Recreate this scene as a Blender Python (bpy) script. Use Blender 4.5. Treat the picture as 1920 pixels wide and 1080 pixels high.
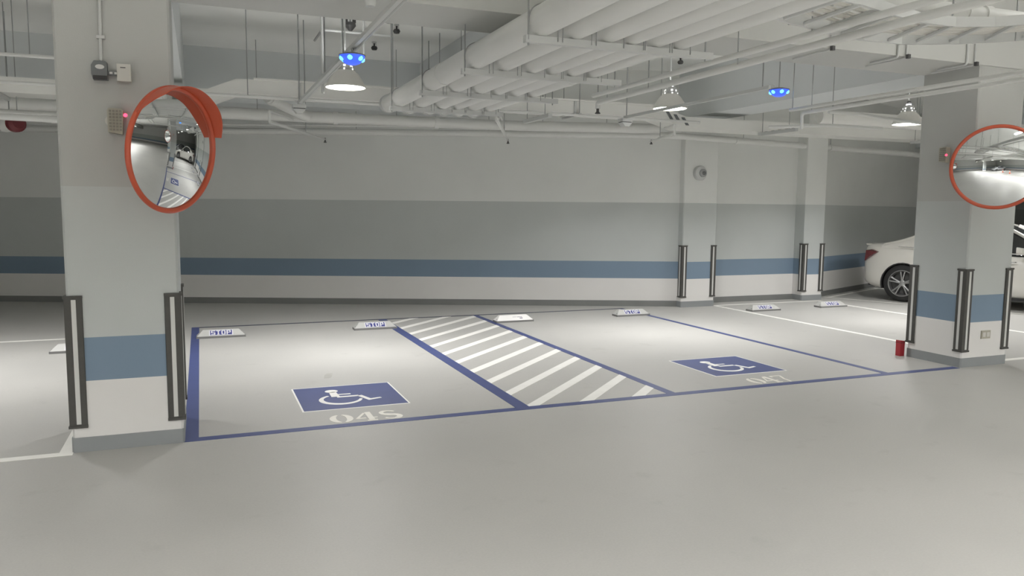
import bpy, bmesh, math, random
from mathutils import Vector, Matrix
random.seed(4)
for o in list(bpy.data.objects): bpy.data.objects.remove(o)
SC = bpy.context.scene
COL = SC.collection
PI = math.pi

# ------------------------------------------------------------------ camera, world, exposure
cd = bpy.data.cameras.new('camera'); cam = bpy.data.objects.new('camera', cd); COL.objects.link(cam)
cd.sensor_width = 36.0; cd.lens = 1454.96/1920*36.0; cd.clip_end = 200
R_ = (0.928357, -0.371588, 0.008644); D_ = (-0.029845, -0.097704, -0.994768); F_ = (0.370488, 0.923242, -0.101794)
cam.matrix_world = Matrix(((R_[0], -D_[0], -F_[0], 0), (R_[1], -D_[1], -F_[1], 0), (R_[2], -D_[2], -F_[2], 1.5), (0, 0, 0, 1)))
SC.camera = cam
w = bpy.data.worlds.new('world'); SC.world = w; w.use_nodes = True
w.node_tree.nodes['Background'].inputs[0].default_value = (0.0, 0.0, 0.0, 1)
SC.view_settings.view_transform = 'Standard'; SC.view_settings.look = 'None'
SC.view_settings.gamma = 1.0; SC.view_settings.use_curve_mapping = False
SC.view_settings.exposure = 0.0
try:
    SC.cycles.diffuse_bounces = 8; SC.cycles.max_bounces = 14; SC.cycles.glossy_bounces = 5
except Exception: pass
BAY_LAMP = 58.0      # watts of the pendants over the bays
AISLE_LAMP = 152.0    # watts of the pendants over the drive lane
TUBE_STR = 32.0
WARM = (1.0, 0.988, 0.985)

# ------------------------------------------------------------------ materials
MATS = {}
def mat(name, color, rough=0.6, metal=0.0, emit=None, estr=0.0, coat=0.0, noise=0.0, nscale=8.0, bump=0.0, bscale=120.0, alpha=1.0, spec=0.5):
    if name in MATS: return MATS[name]
    m = bpy.data.materials.new(name); m.use_nodes = True; nt = m.node_tree; b = nt.nodes['Principled BSDF']
    b.inputs['Base Color'].default_value = (*color, 1); b.inputs['Roughness'].default_value = rough
    b.inputs['Metallic'].default_value = metal; b.inputs['Coat Weight'].default_value = coat
    b.inputs['Specular IOR Level'].default_value = spec
    if emit:
        b.inputs['Emission Color'].default_value = (*emit, 1); b.inputs['Emission Strength'].default_value = estr
    tc = nt.nodes.new('ShaderNodeNewGeometry')
    if noise > 0:
        n = nt.nodes.new('ShaderNodeTexNoise'); n.inputs['Scale'].default_value = nscale; n.inputs['Detail'].default_value = 5
        nt.links.new(tc.outputs['Position'], n.inputs['Vector'])
        mx = nt.nodes.new('ShaderNodeMix'); mx.data_type = 'RGBA'
        mx.inputs[6].default_value = (*[c*(1-noise) for c in color], 1); mx.inputs[7].default_value = (*[min(1, c*(1+noise)) for c in color], 1)
        nt.links.new(n.outputs['Fac'], mx.inputs[0]); nt.links.new(mx.outputs[2], b.inputs['Base Color'])
    if bump > 0:
        n2 = nt.nodes.new('ShaderNodeTexNoise'); n2.inputs['Scale'].default_value = bscale; n2.inputs['Detail'].default_value = 3
        nt.links.new(tc.outputs['Position'], n2.inputs['Vector'])
        bp = nt.nodes.new('ShaderNodeBump'); bp.inputs['Strength'].default_value = bump; bp.inputs['Distance'].default_value = 0.004
        nt.links.new(n2.outputs['Fac'], bp.inputs['Height']); nt.links.new(bp.outputs['Normal'], b.inputs['Normal'])
    MATS[name] = m
    return m

def banded_wall(upper=(0.71, 0.72, 0.70), nm='banded wall paint'):
    m = bpy.data.materials.new(nm); m.use_nodes = True; nt = m.node_tree; b = nt.nodes['Principled BSDF']
    g = nt.nodes.new('ShaderNodeNewGeometry'); s = nt.nodes.new('ShaderNodeSeparateXYZ'); nt.links.new(g.outputs['Position'], s.inputs[0])
    mp = nt.nodes.new('ShaderNodeMath'); mp.operation = 'DIVIDE'; mp.inputs[1].default_value = 4.0; nt.links.new(s.outputs['Z'], mp.inputs[0])
    r = nt.nodes.new('ShaderNodeValToRGB'); r.color_ramp.interpolation = 'CONSTANT'
    e = r.color_ramp.elements
    e[0].position = 0; e[0].color = (0.74, 0.728, 0.71, 1)
    e[1].position = 0.435/4; e[1].color = (0.190, 0.262, 0.345, 1)
    x = e.new(0.702/4); x.color = (0.50, 0.525, 0.515, 1)
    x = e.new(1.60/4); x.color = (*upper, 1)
    nt.links.new(mp.outputs[0], r.inputs[0])
    n = nt.nodes.new('ShaderNodeTexNoise'); n.inputs['Scale'].default_value = 1.6; n.inputs['Detail'].default_value = 6; nt.links.new(g.outputs['Position'], n.inputs['Vector'])
    mr = nt.nodes.new('ShaderNodeMapRange'); mr.inputs[3].default_value = 0.95; mr.inputs[4].default_value = 1.05; nt.links.new(n.outputs['Fac'], mr.inputs[0])
    vm = nt.nodes.new('ShaderNodeVectorMath'); vm.operation = 'SCALE'; nt.links.new(r.outputs[0], vm.inputs[0]); nt.links.new(mr.outputs[0], vm.inputs[3])
    nt.links.new(vm.outputs[0], b.inputs['Base Color'])
    b.inputs['Roughness'].default_value = 0.62
    n2 = nt.nodes.new('ShaderNodeTexNoise'); n2.inputs['Scale'].default_value = 160; nt.links.new(g.outputs['Position'], n2.inputs['Vector'])
    bp = nt.nodes.new('ShaderNodeBump'); bp.inputs['Strength'].default_value = 0.12; bp.inputs['Distance'].default_value = 0.003
    nt.links.new(n2.outputs['Fac'], bp.inputs['Height']); nt.links.new(bp.outputs['Normal'], b.inputs['Normal'])
    return m

def floor_mat():
    m = bpy.data.materials.new('grey epoxy floor'); m.use_nodes = True; nt = m.node_tree; b = nt.nodes['Principled BSDF']
    g = nt.nodes.new('ShaderNodeNewGeometry')
    def noise(scale, detail, rough=0.5):
        n = nt.nodes.new('ShaderNodeTexNoise'); n.inputs['Scale'].default_value = scale; n.inputs['Detail'].default_value = detail; n.inputs['Roughness'].default_value = rough
        nt.links.new(g.outputs['Position'], n.inputs['Vector']); return n
    a = noise(0.55, 5); r = nt.nodes.new('ShaderNodeValToRGB')
    r.color_ramp.elements[0].position = 0.3; r.color_ramp.elements[0].color = (0.41, 0.405, 0.385, 1)
    r.color_ramp.elements[1].position = 0.7; r.color_ramp.elements[1].color = (0.47, 0.462, 0.438, 1)
    nt.links.new(a.outputs['Fac'], r.inputs[0])
    s = noise(3.2, 7, 0.62); sr = nt.nodes.new('ShaderNodeValToRGB')
    sr.color_ramp.elements[0].position = 0.28; sr.color_ramp.elements[0].color = (0.91, 0.91, 0.905, 1)
    sr.color_ramp.elements[1].position = 0.40; sr.color_ramp.elements[1].color = (1, 1, 1, 1)
    nt.links.new(s.outputs['Fac'], sr.inputs[0])
    mx = nt.nodes.new('ShaderNodeMix'); mx.data_type = 'RGBA'; mx.blend_type = 'MULTIPLY'; mx.inputs[0].default_value = 1
    nt.links.new(r.outputs[0], mx.inputs[6]); nt.links.new(sr.outputs[0], mx.inputs[7])
    f = noise(90, 3); fr = nt.nodes.new('ShaderNodeMapRange'); fr.inputs[3].default_value = 0.93; fr.inputs[4].default_value = 1.07; nt.links.new(f.outputs['Fac'], fr.inputs[0])
    vm = nt.nodes.new('ShaderNodeVectorMath'); vm.operation = 'SCALE'; nt.links.new(mx.outputs[2], vm.inputs[0]); nt.links.new(fr.outputs[0], vm.inputs[3])
    nt.links.new(vm.outputs[0], b.inputs['Base Color'])
    rr = nt.nodes.new('ShaderNodeMapRange'); rr.inputs[3].default_value = 0.36; rr.inputs[4].default_value = 0.56; nt.links.new(a.outputs['Fac'], rr.inputs[0]); nt.links.new(rr.outputs[0], b.inputs['Roughness'])
    b.inputs['Specular IOR Level'].default_value = 0.4
    bp = nt.nodes.new('ShaderNodeBump'); bp.inputs['Strength'].default_value = 0.08; bp.inputs['Distance'].default_value = 0.003
    nt.links.new(f.outputs['Fac'], bp.inputs['Height']); nt.links.new(bp.outputs['Normal'], b.inputs['Normal'])
    return m

M_WALL = banded_wall(); M_COLUMN = banded_wall((0.455, 0.462, 0.445), 'banded column paint with shaded top'); M_FLOOR = floor_mat()  # column top band darkened in colour for the weaker light above the lamp cutoff
M_CEIL = mat('ceiling paint', (0.90, 0.905, 0.885), 0.7, noise=0.04, nscale=1.5, bump=0.1)
M_BEAM = mat('bluish grey beam paint', (0.64, 0.665, 0.67), 0.7, noise=0.04, nscale=1.5, bump=0.1)  # shade on the rear beams put into the colour, darker than the ceiling
M_FBEAM = mat('cream beam paint', (0.54, 0.545, 0.525), 0.7, noise=0.04, nscale=1.5, bump=0.1)
M_BASE = mat('grey skirting paint', (0.205, 0.21, 0.205), 0.55, noise=0.08, nscale=5)
M_CBASE = mat('column skirting paint', (0.27, 0.285, 0.29), 0.55, noise=0.06, nscale=5)
M_BLUE = mat('blue road paint', (0.055, 0.074, 0.200), 0.5, noise=0.14, nscale=5)
M_NAVY = mat('dark navy line paint', (0.035, 0.040, 0.075), 0.5, noise=0.1, nscale=5)
M_WHITE = mat('white road paint', (0.84, 0.83, 0.79), 0.5, noise=0.06, nscale=9)
M_DIGIT = mat('cream stencil paint', (0.80, 0.775, 0.71), 0.55, noise=0.08, nscale=20)
M_PIPE = mat('white pipe paint', (0.68, 0.685, 0.665), 0.45, noise=0.03, nscale=3)
M_DUCT = mat('white duct paint', (0.76, 0.76, 0.73), 0.5, noise=0.03, nscale=3)
M_ROD = mat('galvanised steel', (0.36, 0.37, 0.37), 0.45, 0.4)
M_STEELW = mat('pale grey steel', (0.56, 0.57, 0.56), 0.45)
M_DARK = mat('dark grey metal', (0.07, 0.07, 0.07), 0.5)
M_BLACK = mat('black plastic', (0.025, 0.025, 0.025), 0.45)
M_RUBBER = mat('charcoal rubber', (0.070, 0.068, 0.062), 0.55, noise=0.12, nscale=30)
M_STRIP = mat('pale reflective tape', (0.62, 0.62, 0.60), 0.3)
M_ORANGE = mat('orange plastic', (0.52, 0.085, 0.035), 0.42, coat=0.2)
M_ORANGE2 = mat('deep orange plastic', (0.36, 0.065, 0.04), 0.45)
M_MIRROR = mat('convex mirror glass', (0.72, 0.74, 0.74), 0.015, 1.0)
M_STOPW = mat('aluminium kerb', (0.52, 0.52, 0.50), 0.4, 0.15, noise=0.06, nscale=20)
M_STOPT = mat('bright worn kerb paint', (0.86, 0.85, 0.83), 0.45)
M_STOPG = mat('grey kerb foot', (0.20, 0.20, 0.195), 0.55)
M_PLATE = mat('blue stop plate', (0.05, 0.055, 0.22), 0.45)
M_LETTER = mat('white letter paint', (0.72, 0.72, 0.74), 0.45)
M_LAMP = mat('spun aluminium shade', (0.66, 0.65, 0.61), 0.5, 0.0)
M_GLOW = mat('lamp glass', (0.9, 0.9, 0.9), 0.4, emit=(1.0, 0.985, 0.95), estr=9.0)
M_LEAK = mat('lamp vent glow', (0.9, 0.9, 0.9), 0.4, emit=(1.0, 0.985, 0.95), estr=1.4)
M_LEDB = mat('cyan blue diode', (0.1, 0.4, 0.9), 0.3, emit=(0.10, 0.52, 1.0), estr=3.2)
M_LEDB2 = mat('blue lit plastic', (0.05, 0.12, 0.6), 0.35, emit=(0.05, 0.12, 0.95), estr=0.85)
M_LEDR = mat('red diode', (0.8, 0.05, 0.1), 0.3, emit=(1.0, 0.06, 0.13), estr=3.0)
M_BEIGE = mat('beige plastic', (0.42, 0.40, 0.33), 0.55)
M_BEIGED = mat('dull beige recess', (0.25, 0.24, 0.20), 0.6)
M_RED = mat('red plastic', (0.36, 0.025, 0.035), 0.45)
M_MAROON = mat('maroon paint', (0.14, 0.02, 0.025), 0.45)
M_GREYBOX = mat('grey junction box', (0.16, 0.17, 0.175), 0.5)
M_OFFWHITE = mat('off white plastic', (0.58, 0.57, 0.53), 0.5)
M_CARW = mat('pearl white car paint', (0.66, 0.645, 0.60), 0.28, coat=0.8)
M_CARD = mat('black car paint', (0.02, 0.02, 0.022), 0.25, coat=0.9)
M_CARS = mat('silver car paint', (0.35, 0.36, 0.37), 0.3, 0.5, coat=0.8)
M_GLASS = mat('tinted car glass', (0.012, 0.014, 0.015), 0.08, coat=0.5)
M_TYRE = mat('tyre rubber', (0.022, 0.022, 0.022), 0.75)
M_ALLOY = mat('alloy rim', (0.42, 0.42, 0.42), 0.3, 0.85)
M_CHROME = mat('chrome', (0.75, 0.75, 0.75), 0.12, 1.0)
M_TAIL = mat('dark red tail lens', (0.16, 0.012, 0.02), 0.15, coat=0.8)
M_HEAD = mat('headlamp lens', (0.6, 0.62, 0.64), 0.12, coat=0.8)
M_CONE = mat('cone orange', (0.75, 0.10, 0.02), 0.5)

# ------------------------------------------------------------------ mesh helpers
class MB:
    def __init__(s): s.v = []; s.f = []
    def add(s, v, f):
        o = len(s.v); s.v += [tuple(p) for p in v]; s.f += [tuple(i+o for i in q) for q in f]; return s
    def box(s, x0, x1, y0, y1, z0, z1):
        return s.add([(x0,y0,z0),(x1,y0,z0),(x1,y1,z0),(x0,y1,z0),(x0,y0,z1),(x1,y0,z1),(x1,y1,z1),(x0,y1,z1)],
                     [(0,3,2,1),(4,5,6,7),(0,1,5,4),(1,2,6,5),(2,3,7,6),(3,0,4,7)])
    def prism(s, poly, a, b, axis='z'):
        """poly: 2-D outline; extruded from a to b along axis. z:(x,y) y:(x,z) x:(y,z)"""
        n = len(poly)
        def P(p, t): return (p[0], p[1], t) if axis == 'z' else ((p[0], t, p[1]) if axis == 'y' else (t, p[0], p[1]))
        v = [P(p, a) for p in poly]+[P(p, b) for p in poly]
        f = [tuple(range(n))[::-1], tuple(range(n, 2*n))]+[(i, (i+1) % n, n+(i+1) % n, n+i) for i in range(n)]
        return s.add(v, f)
    def lathe(s, prof, n=24, c=(0, 0, 0), capped=True):
        v = []; f = []
        for r, z in prof:
            for k in range(n):
                a = 2*PI*k/n; v.append((c[0]+r*math.cos(a), c[1]+r*math.sin(a), c[2]+z))
        for i in range(len(prof)-1):
            for k in range(n):
                k2 = (k+1) % n; f.append((i*n+k, i*n+k2, (i+1)*n+k2, (i+1)*n+k))
        if capped:
            f.append(tuple(range(n))[::-1]); f.append(tuple((len(prof)-1)*n+k for k in range(n)))
        return s.add(v, f)
    def tube(s, pts, r, n=12, closed=False):
        P = [Vector(p) for p in pts]; m = len(P); v = []; f = []
        T = []
        for i in range(m):
            if closed: t = (P[(i+1) % m]-P[i-1])
            else:
                t = Vector((0, 0, 0))
                if i > 0: t += (P[i]-P[i-1]).normalized()
                if i < m-1: t += (P[i+1]-P[i]).normalized()
            T.append(t.normalized())
        u = T[0].orthogonal().normalized()
        for i in range(m):
            u = (u-T[i]*u.dot(T[i])).normalized(); w_ = T[i].cross(u)
            sc = 1.0
            if 0 < i < m-1 and not closed:
                c = T[i].dot((P[i]-P[i-1]).normalized()); sc = min(1.6, 1/max(0.4, c))
            rr = r[i] if isinstance(r, (list, tuple)) else r
            for k in range(n):
                a = 2*PI*k/n; v.append(P[i]+(u*math.cos(a)+w_*math.sin(a))*rr*(1+(sc-1)*0.5))
        L = m if closed else m-1
        for i in range(L):
            j = (i+1) % m
            for k in range(n):
                k2 = (k+1) % n; f.append((i*n+k, i*n+k2, j*n+k2, j*n+k))
        if not closed:
            f.append(tuple(range(n))[::-1]); f.append(tuple((m-1)*n+k for k in range(n)))
        return s.add(v, f)
    def loft(s, rings, cap=True, closed=True):
        n = len(rings[0]); v = [p for r in rings for p in r]; f = []
        for i in range(len(rings)-1):
            for k in range(n if closed else n-1):
                k2 = (k+1) % n; f.append((i*n+k, i*n+k2, (i+1)*n+k2, (i+1)*n+k))
        if cap and closed: f.append(tuple(range(n))[::-1]); f.append(tuple((len(rings)-1)*n+k for k in range(n)))
        return s.add(v, f)
    def mesh(s, name, m, smooth=False, ang=40):
        me = bpy.data.meshes.new(name); me.from_pydata(s.v, [], s.f)
        bm = bmesh.new(); bm.from_mesh(me); bmesh.ops.recalc_face_normals(bm, faces=bm.faces); bm.to_mesh(me); bm.free()
        me.materials.append(m)
        if smooth:
            me.polygons.foreach_set('use_smooth', [True]*len(me.polygons))
            bm = bmesh.new(); bm.from_mesh(me)
            for e in bm.edges:
                if len(e.link_faces) == 2 and e.calc_face_angle(0) > math.radians(ang): e.smooth = False
            bm.to_mesh(me); bm.free()
        me.update(); return me
    def build(s, name, m, parent=None, smooth=False, ang=40):
        o = bpy.data.objects.new(name, s.mesh(name, m, smooth, ang)); COL.objects.link(o)
        if parent: o.parent = parent
        return o

def bend(pts, r=0.12, k=5):
    """round the corners of a polyline"""
    P = [Vector(p) for p in pts]; out = [P[0]]
    for i in range(1, len(P)-1):
        a = (P[i-1]-P[i]); b = (P[i+1]-P[i]); rr = min(r, a.length*0.45, b.length*0.45)
        A = P[i]+a.normalized()*rr; B = P[i]+b.normalized()*rr
        for j in range(k+1):
            t = j/k; out.append(A*(1-t)**2+P[i]*2*t*(1-t)+B*t*t)
    out.append(P[-1]); return out

def tag(o, label=None, cat=None, group=None, kind=None):
    if label: o['label'] = label
    if cat: o['category'] = cat
    if group: o['group'] = group
    if kind: o['kind'] = kind
    return o
def empty(name, loc=(0, 0, 0), rz=0.0):
    o = bpy.data.objects.new(name, None); o.empty_display_size = 0.1; COL.objects.link(o)
    o.location = loc; o.rotation_euler = (0, 0, rz); return o
def copy_tree(o, parent=None):
    c = o.copy(); COL.objects.link(c); c.parent = parent
    for ch in list(o.children): copy_tree(ch, c)
    return c

# ------------------------------------------------------------------ the setting
CEIL = 3.6; BEAM = 2.87
floor = tag(MB().box(-14, 26, -13, 20, -0.2, 0).build('floor', M_FLOOR), 'smooth grey epoxy garage floor with painted bay lines', 'floor', kind='structure')
ceiling = tag(MB().box(-14, 26, -13, 20, CEIL, CEIL+0.2).build('ceiling', M_CEIL), 'pale grey concrete ceiling above the hung pipes', 'ceiling', kind='structure')
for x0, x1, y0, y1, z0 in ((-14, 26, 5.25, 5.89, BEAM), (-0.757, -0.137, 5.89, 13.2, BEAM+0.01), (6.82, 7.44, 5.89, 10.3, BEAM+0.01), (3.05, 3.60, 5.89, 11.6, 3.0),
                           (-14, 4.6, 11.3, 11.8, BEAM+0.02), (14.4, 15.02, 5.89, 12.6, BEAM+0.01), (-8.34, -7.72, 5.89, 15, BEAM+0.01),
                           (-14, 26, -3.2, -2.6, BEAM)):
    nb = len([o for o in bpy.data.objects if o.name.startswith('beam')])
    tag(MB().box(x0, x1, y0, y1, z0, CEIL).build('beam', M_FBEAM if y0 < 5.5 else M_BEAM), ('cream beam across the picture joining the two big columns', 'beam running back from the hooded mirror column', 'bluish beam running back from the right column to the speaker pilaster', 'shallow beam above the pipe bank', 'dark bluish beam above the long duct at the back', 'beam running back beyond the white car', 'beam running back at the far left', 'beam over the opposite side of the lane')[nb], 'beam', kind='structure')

def wall_run(name, a, b, label, base, h=CEIL, th=0.2):
    """vertical slab from a to b (plan), seen side is to the right of a->b ; thickness goes to the left"""
    A = Vector((*a, 0)); B = Vector((*b, 0)); d = (B-A).normalized(); n = Vector((-d.y, d.x, 0))
    m = MB(); p = [A, B, B+n*th, A+n*th]
    m.prism([(q.x, q.y) for q in p], 0, h)
    o = tag(m.build(name, M_WALL), label, 'wall', kind='structure')
    q = [A-n*0.012, B-n*0.012, B+n*0.05, A+n*0.05]
    k = MB().prism([(v.x, v.y) for v in q], 0, 0.09).build(base, M_BASE)
    tag(k, 'grey skirting along the foot of the '+label.split(' with')[0], 'baseboard', kind='structure')
    return o
# wall behind the bays runs askew: 0.364 x + 0.9314 y = 12.02
W1 = lambda x: (12.02-0.364*x)/0.9314
wall_run('wall_back_left', (-14, W1(-14)), (6.95, W1(6.95)), 'long back wall with grey, blue and white painted bands', 'baseboard_back_left')
wall_run('wall_back_middle', (7.3, 10.48), (9.5, 10.48), 'short back wall between the two pilasters', 'baseboard_back_middle')
D3 = (0.913, 0.408)
wall_run('wall_back_right', (9.6, 10.40), (9.6+17.5*D3[0], 10.40+17.5*D3[1]), 'angled back wall with blue band behind the white car', 'baseboard_back_right')
wall_run('wall_right', (25.5, 19.5), (25.5, -13), 'far right end wall', 'baseboard_right')
wall_run('wall_left', (-13.8, -13), (-13.8, 19.5), 'far left end wall', 'baseboard_left')
wall_run('wall_front', (26, -11.0), (-14, -11.0), 'wall across the drive lane, facing the bays', 'baseboard_front')

def column(x0, x1, y0, y1, label, z1=BEAM+0.005, name='column', cat='column', m=None):
    e = tag(empty(name, ((x0+x1)/2, (y0+y1)/2, 0)), label, cat, kind='structure')
    cx, cy = (x0+x1)/2, (y0+y1)/2; hx, hy = (x1-x0)/2, (y1-y0)/2; c = 0.012
    poly = [(-hx+c, -hy), (hx-c, -hy), (hx, -hy+c), (hx, hy-c), (hx-c, hy), (-hx+c, hy), (-hx, hy-c), (-hx, -hy+c)]
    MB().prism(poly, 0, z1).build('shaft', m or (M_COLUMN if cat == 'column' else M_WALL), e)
    g = 0.006
    MB().prism([(p[0]+math.copysign(g, p[0]), p[1]+math.copysign(g, p[1])) for p in poly], 0, 0.09).build('skirting', M_CBASE, e)
    return e
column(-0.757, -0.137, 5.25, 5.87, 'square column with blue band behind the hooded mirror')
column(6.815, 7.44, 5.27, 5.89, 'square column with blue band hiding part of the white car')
column(6.87, 7.48, 10.10, 10.60, 'wall pilaster with the round speaker on its face', CEIL, 'pilaster', 'pilaster')
column(9.37, 9.80, 10.25, 10.75, 'narrow wall pilaster between the speaker pilaster and white car', CEIL, 'pilaster', 'pilaster')
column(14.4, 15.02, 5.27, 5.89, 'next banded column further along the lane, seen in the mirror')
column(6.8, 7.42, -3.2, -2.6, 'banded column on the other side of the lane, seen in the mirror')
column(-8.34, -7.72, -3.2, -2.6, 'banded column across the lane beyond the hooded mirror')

# ------------------------------------------------------------------ paint on the floor
def paint(name, poly, m, z=0.002, label=None):
    o = MB().prism(poly, -0.001, z).build(name, m, floor)
    if label: o['label'] = label
    return o
def rect(x0, x1, y0, y1): return [(x0, y0), (x1, y0), (x1, y1), (x0, y1)]
paint('blue_line', rect(-0.137, -0.05, 5.245, 10.29), M_BLUE, 0.0020, 'wide blue line along the column side of bay 048')
paint('blue_line', rect(-0.05, 6.78, 5.245, 5.325), M_BLUE, 0.0022, 'blue front line of both accessible bays')
paint('navy_line', rect(-0.05, 5.945, 10.235, 10.29), M_NAVY, 0.0022, 'dark back line of both accessible bays')
paint('blue_line', rect(2.175, 2.285, 5.325, 10.235), M_BLUE, 0.0020, 'blue line between bay 048 and the hatched aisle')
paint('blue_line', rect(3.515, 3.595, 5.325, 10.235), M_BLUE, 0.0020, 'blue line between the hatched aisle and bay 047')
paint('blue_line', rect(5.868, 5.940, 5.325, 10.235), M_BLUE, 0.0020, 'thin blue right line of bay 047')
# hatching : 45 degree stripes clipped to the aisle
def clip(poly, x0, x1, y0, y1):
    for ax, lim, sg in ((0, x0, 1), (0, x1, -1), (1, y0, 1), (1, y1, -1)):
        out = []
        for i in range(len(poly)):
            p, q = poly[i-1], poly[i]; dp = sg*(p[ax]-lim); dq = sg*(q[ax]-lim)
            if (dp >= 0) != (dq >= 0):
                t = dp/(dp-dq); out.append((p[0]+(q[0]-p[0])*t, p[1]+(q[1]-p[1])*t))
            if dq >= 0: out.append(q)
        poly = out
        if not poly: return poly
    return poly
for k in range(13):
    ya = 9.865-0.456*k; t = 0.062
    p = clip([(2.0, ya-0.285*0.97-t), (4.0, ya+1.715*0.97-t), (4.0, ya+1.715*0.97+t), (2.0, ya-0.285*0.97+t)], 2.285, 3.515, 5.325, 10.235)
    if len(p) > 2: paint('hatch_stripe', p, M_WHITE, 0.0018)
# ordinary white bays
paint('white_line', rect(-0.835, -0.757, 5.20, 9.84), M_WHITE, 0.0020, 'white side line beside the hooded mirror column')
paint('white_line', rect(-3.3, -0.835, 5.20, 5.27), M_WHITE, 0.0022, 'white front line of the bay left of the column')
paint('white_line', rect(-3.3, -0.835, 9.82, 9.88), M_WHITE, 0.0022, 'white back line of the bay left of the column')
paint('white_line', rect(-3.3, -3.22, 5.27, 9.82), M_WHITE, 0.0020)
paint('white_line', rect(7.48, 7.555, 5.43, 10.11), M_WHITE, 0.0020, 'white line starting at the foot of the speaker pilaster')
paint('white_line', rect(7.50, 9.66, 10.10, 10.155), M_WHITE, 0.0022, 'white back line in front of the short wall')
paint('white_line', rect(9.58, 9.66, 5.43, 10.10), M_WHITE, 0.0020, 'white line behind the two pilaster wheel stops')
paint('white_line', rect(7.5, 12.5, 5.36, 5.43), M_WHITE, 0.0022, 'white front line right of the big column')
h2 = (0.408, -0.913)
def slant(o, d, L, wd):
    n = (-d[1]*wd/2, d[0]*wd/2)
    return [(o[0]+n[0], o[1]+n[1]), (o[0]-n[0], o[1]-n[1]), (o[0]+d[0]*L-n[0], o[1]+d[1]*L-n[1]), (o[0]+d[0]*L+n[0], o[1]+d[1]*L+n[1])]
paint('white_line', slant((10.15, 10.55), h2, 5.2, 0.07), M_WHITE, 0.0020, 'white side line of the bay with the white car')
paint('white_line', slant((10.22, 10.50), D3, 2.4, 0.06), M_WHITE, 0.0023, 'white back line behind the white car')
paint('white_line', slant((12.35, 11.53), h2, 5.2, 0.07), M_WHITE, 0.0020)
# lane edge paint opposite, seen in the mirrors
for x in (-3.2, -0.7, 1.8, 4.3, 9.2, 11.7): paint('white_line', rect(x, x+0.08, -8.2, -3.2), M_WHITE, 0.002)
# old drip stain in bay 048
st = [(1.02+0.035*math.cos(a)+0.10*math.sin(a)*0.35, 6.93+0.13*math.sin(a)*(1+0.3*math.cos(2*a))) for a in [2*PI*i/18 for i in range(18)]]
paint('stain', st, mat('oil stain', (0.36, 0.352, 0.328), 0.5, noise=0.25, nscale=25), 0.0008, 'faint grey smear on the floor of bay 048')

def ribbon(m, pts, wd, z0, z1):
    P = [Vector((p[0], p[1])) for p in pts]; L = []; Rr = []
    for i in range(len(P)):
        d = Vector((0, 0))
        if i > 0: d += (P[i]-P[i-1]).normalized()
        if i < len(P)-1: d += (P[i+1]-P[i]).normalized()
        d.normalize(); n = Vector((-d.y, d.x)); ww = wd[i] if isinstance(wd, (list, tuple)) else wd
        sc = 1.0
        if 0 < i < len(P)-1: sc = 1/max(0.5, d.dot((P[i]-P[i-1]).normalized()))
        L.append(P[i]+n*ww/2*sc); Rr.append(P[i]-n*ww/2*sc)
    for i in range(len(P)-1):
        q = [L[i], Rr[i], Rr[i+1], L[i+1]]; m.prism([(a.x, a.y) for a in q], z0, z1)
    return m
def arc(cx, cy, rx, ry, a0, a1, n=16):
    return [(cx+rx*math.cos(math.radians(a0+(a1-a0)*i/n)), cy+ry*math.sin(math.radians(a0+(a1-a0)*i/n))) for i in range(n+1)]

def wheelchair(cx, cy, label, gap):
    e = tag(empty('accessible_parking_symbol', (cx, cy, 0)), label, 'floor marking', 'wheelchair symbols painted in the bays')
    MB().prism(rect(-0.405, 0.405, -0.387, 0.387), -0.001, 0.0012).build('white_border', M_WHITE, e)
    MB().prism(rect(-0.392, 0.392, -0.372, 0.372), -0.001, 0.0022).build('blue_panel', M_BLUE, e)
    z0, z1 = 0.001, 0.0034; ox, oy = -1.06, -6.12
    P = lambda L: [(x+ox, y+oy) for x, y in L]
    m = MB(); m.prism(P(arc(0.952, 6.315, 0.052, 0.048, 0, 360, 20)[:-1]), z0, z1); m.build('head', M_WHITE, e)
    ribbon(MB(), P([(0.955, 6.285), (0.957, 6.12+gap)]), [0.055, 0.066], z0, z1).build('torso', M_WHITE, e)
    ribbon(MB(), P([(0.985, 6.185), (1.085, 6.185)]), 0.026, z0, z1).build('arm', M_WHITE, e)
    ribbon(MB(), P([(0.965, 6.105), (1.135, 6.105)]), 0.036, z0, z1).build('seat', M_WHITE, e)
    ribbon(MB(), P([(1.142+gap, 6.105-gap), (1.195, 5.955), (1.29, 5.985)]), [0.04, 0.036, 0.026], z0, z1).build('leg', M_WHITE, e)
    a = arc(0.985, 6.03, 0.152, 0.152, 122, 350, 34)
    ribbon(MB(), P(a), [0.022+0.022*math.sin(PI*i/34) for i in range(35)], z0, z1).build('wheel', M_WHITE, e)
    return e
wheelchair(1.06, 6.12, 'white wheelchair on blue square, in the bay beside the hooded mirror column', 0.0)
wheelchair(4.705, 6.115, 'white wheelchair on blue square, in the bay right of the hatching', 0.004)

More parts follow.
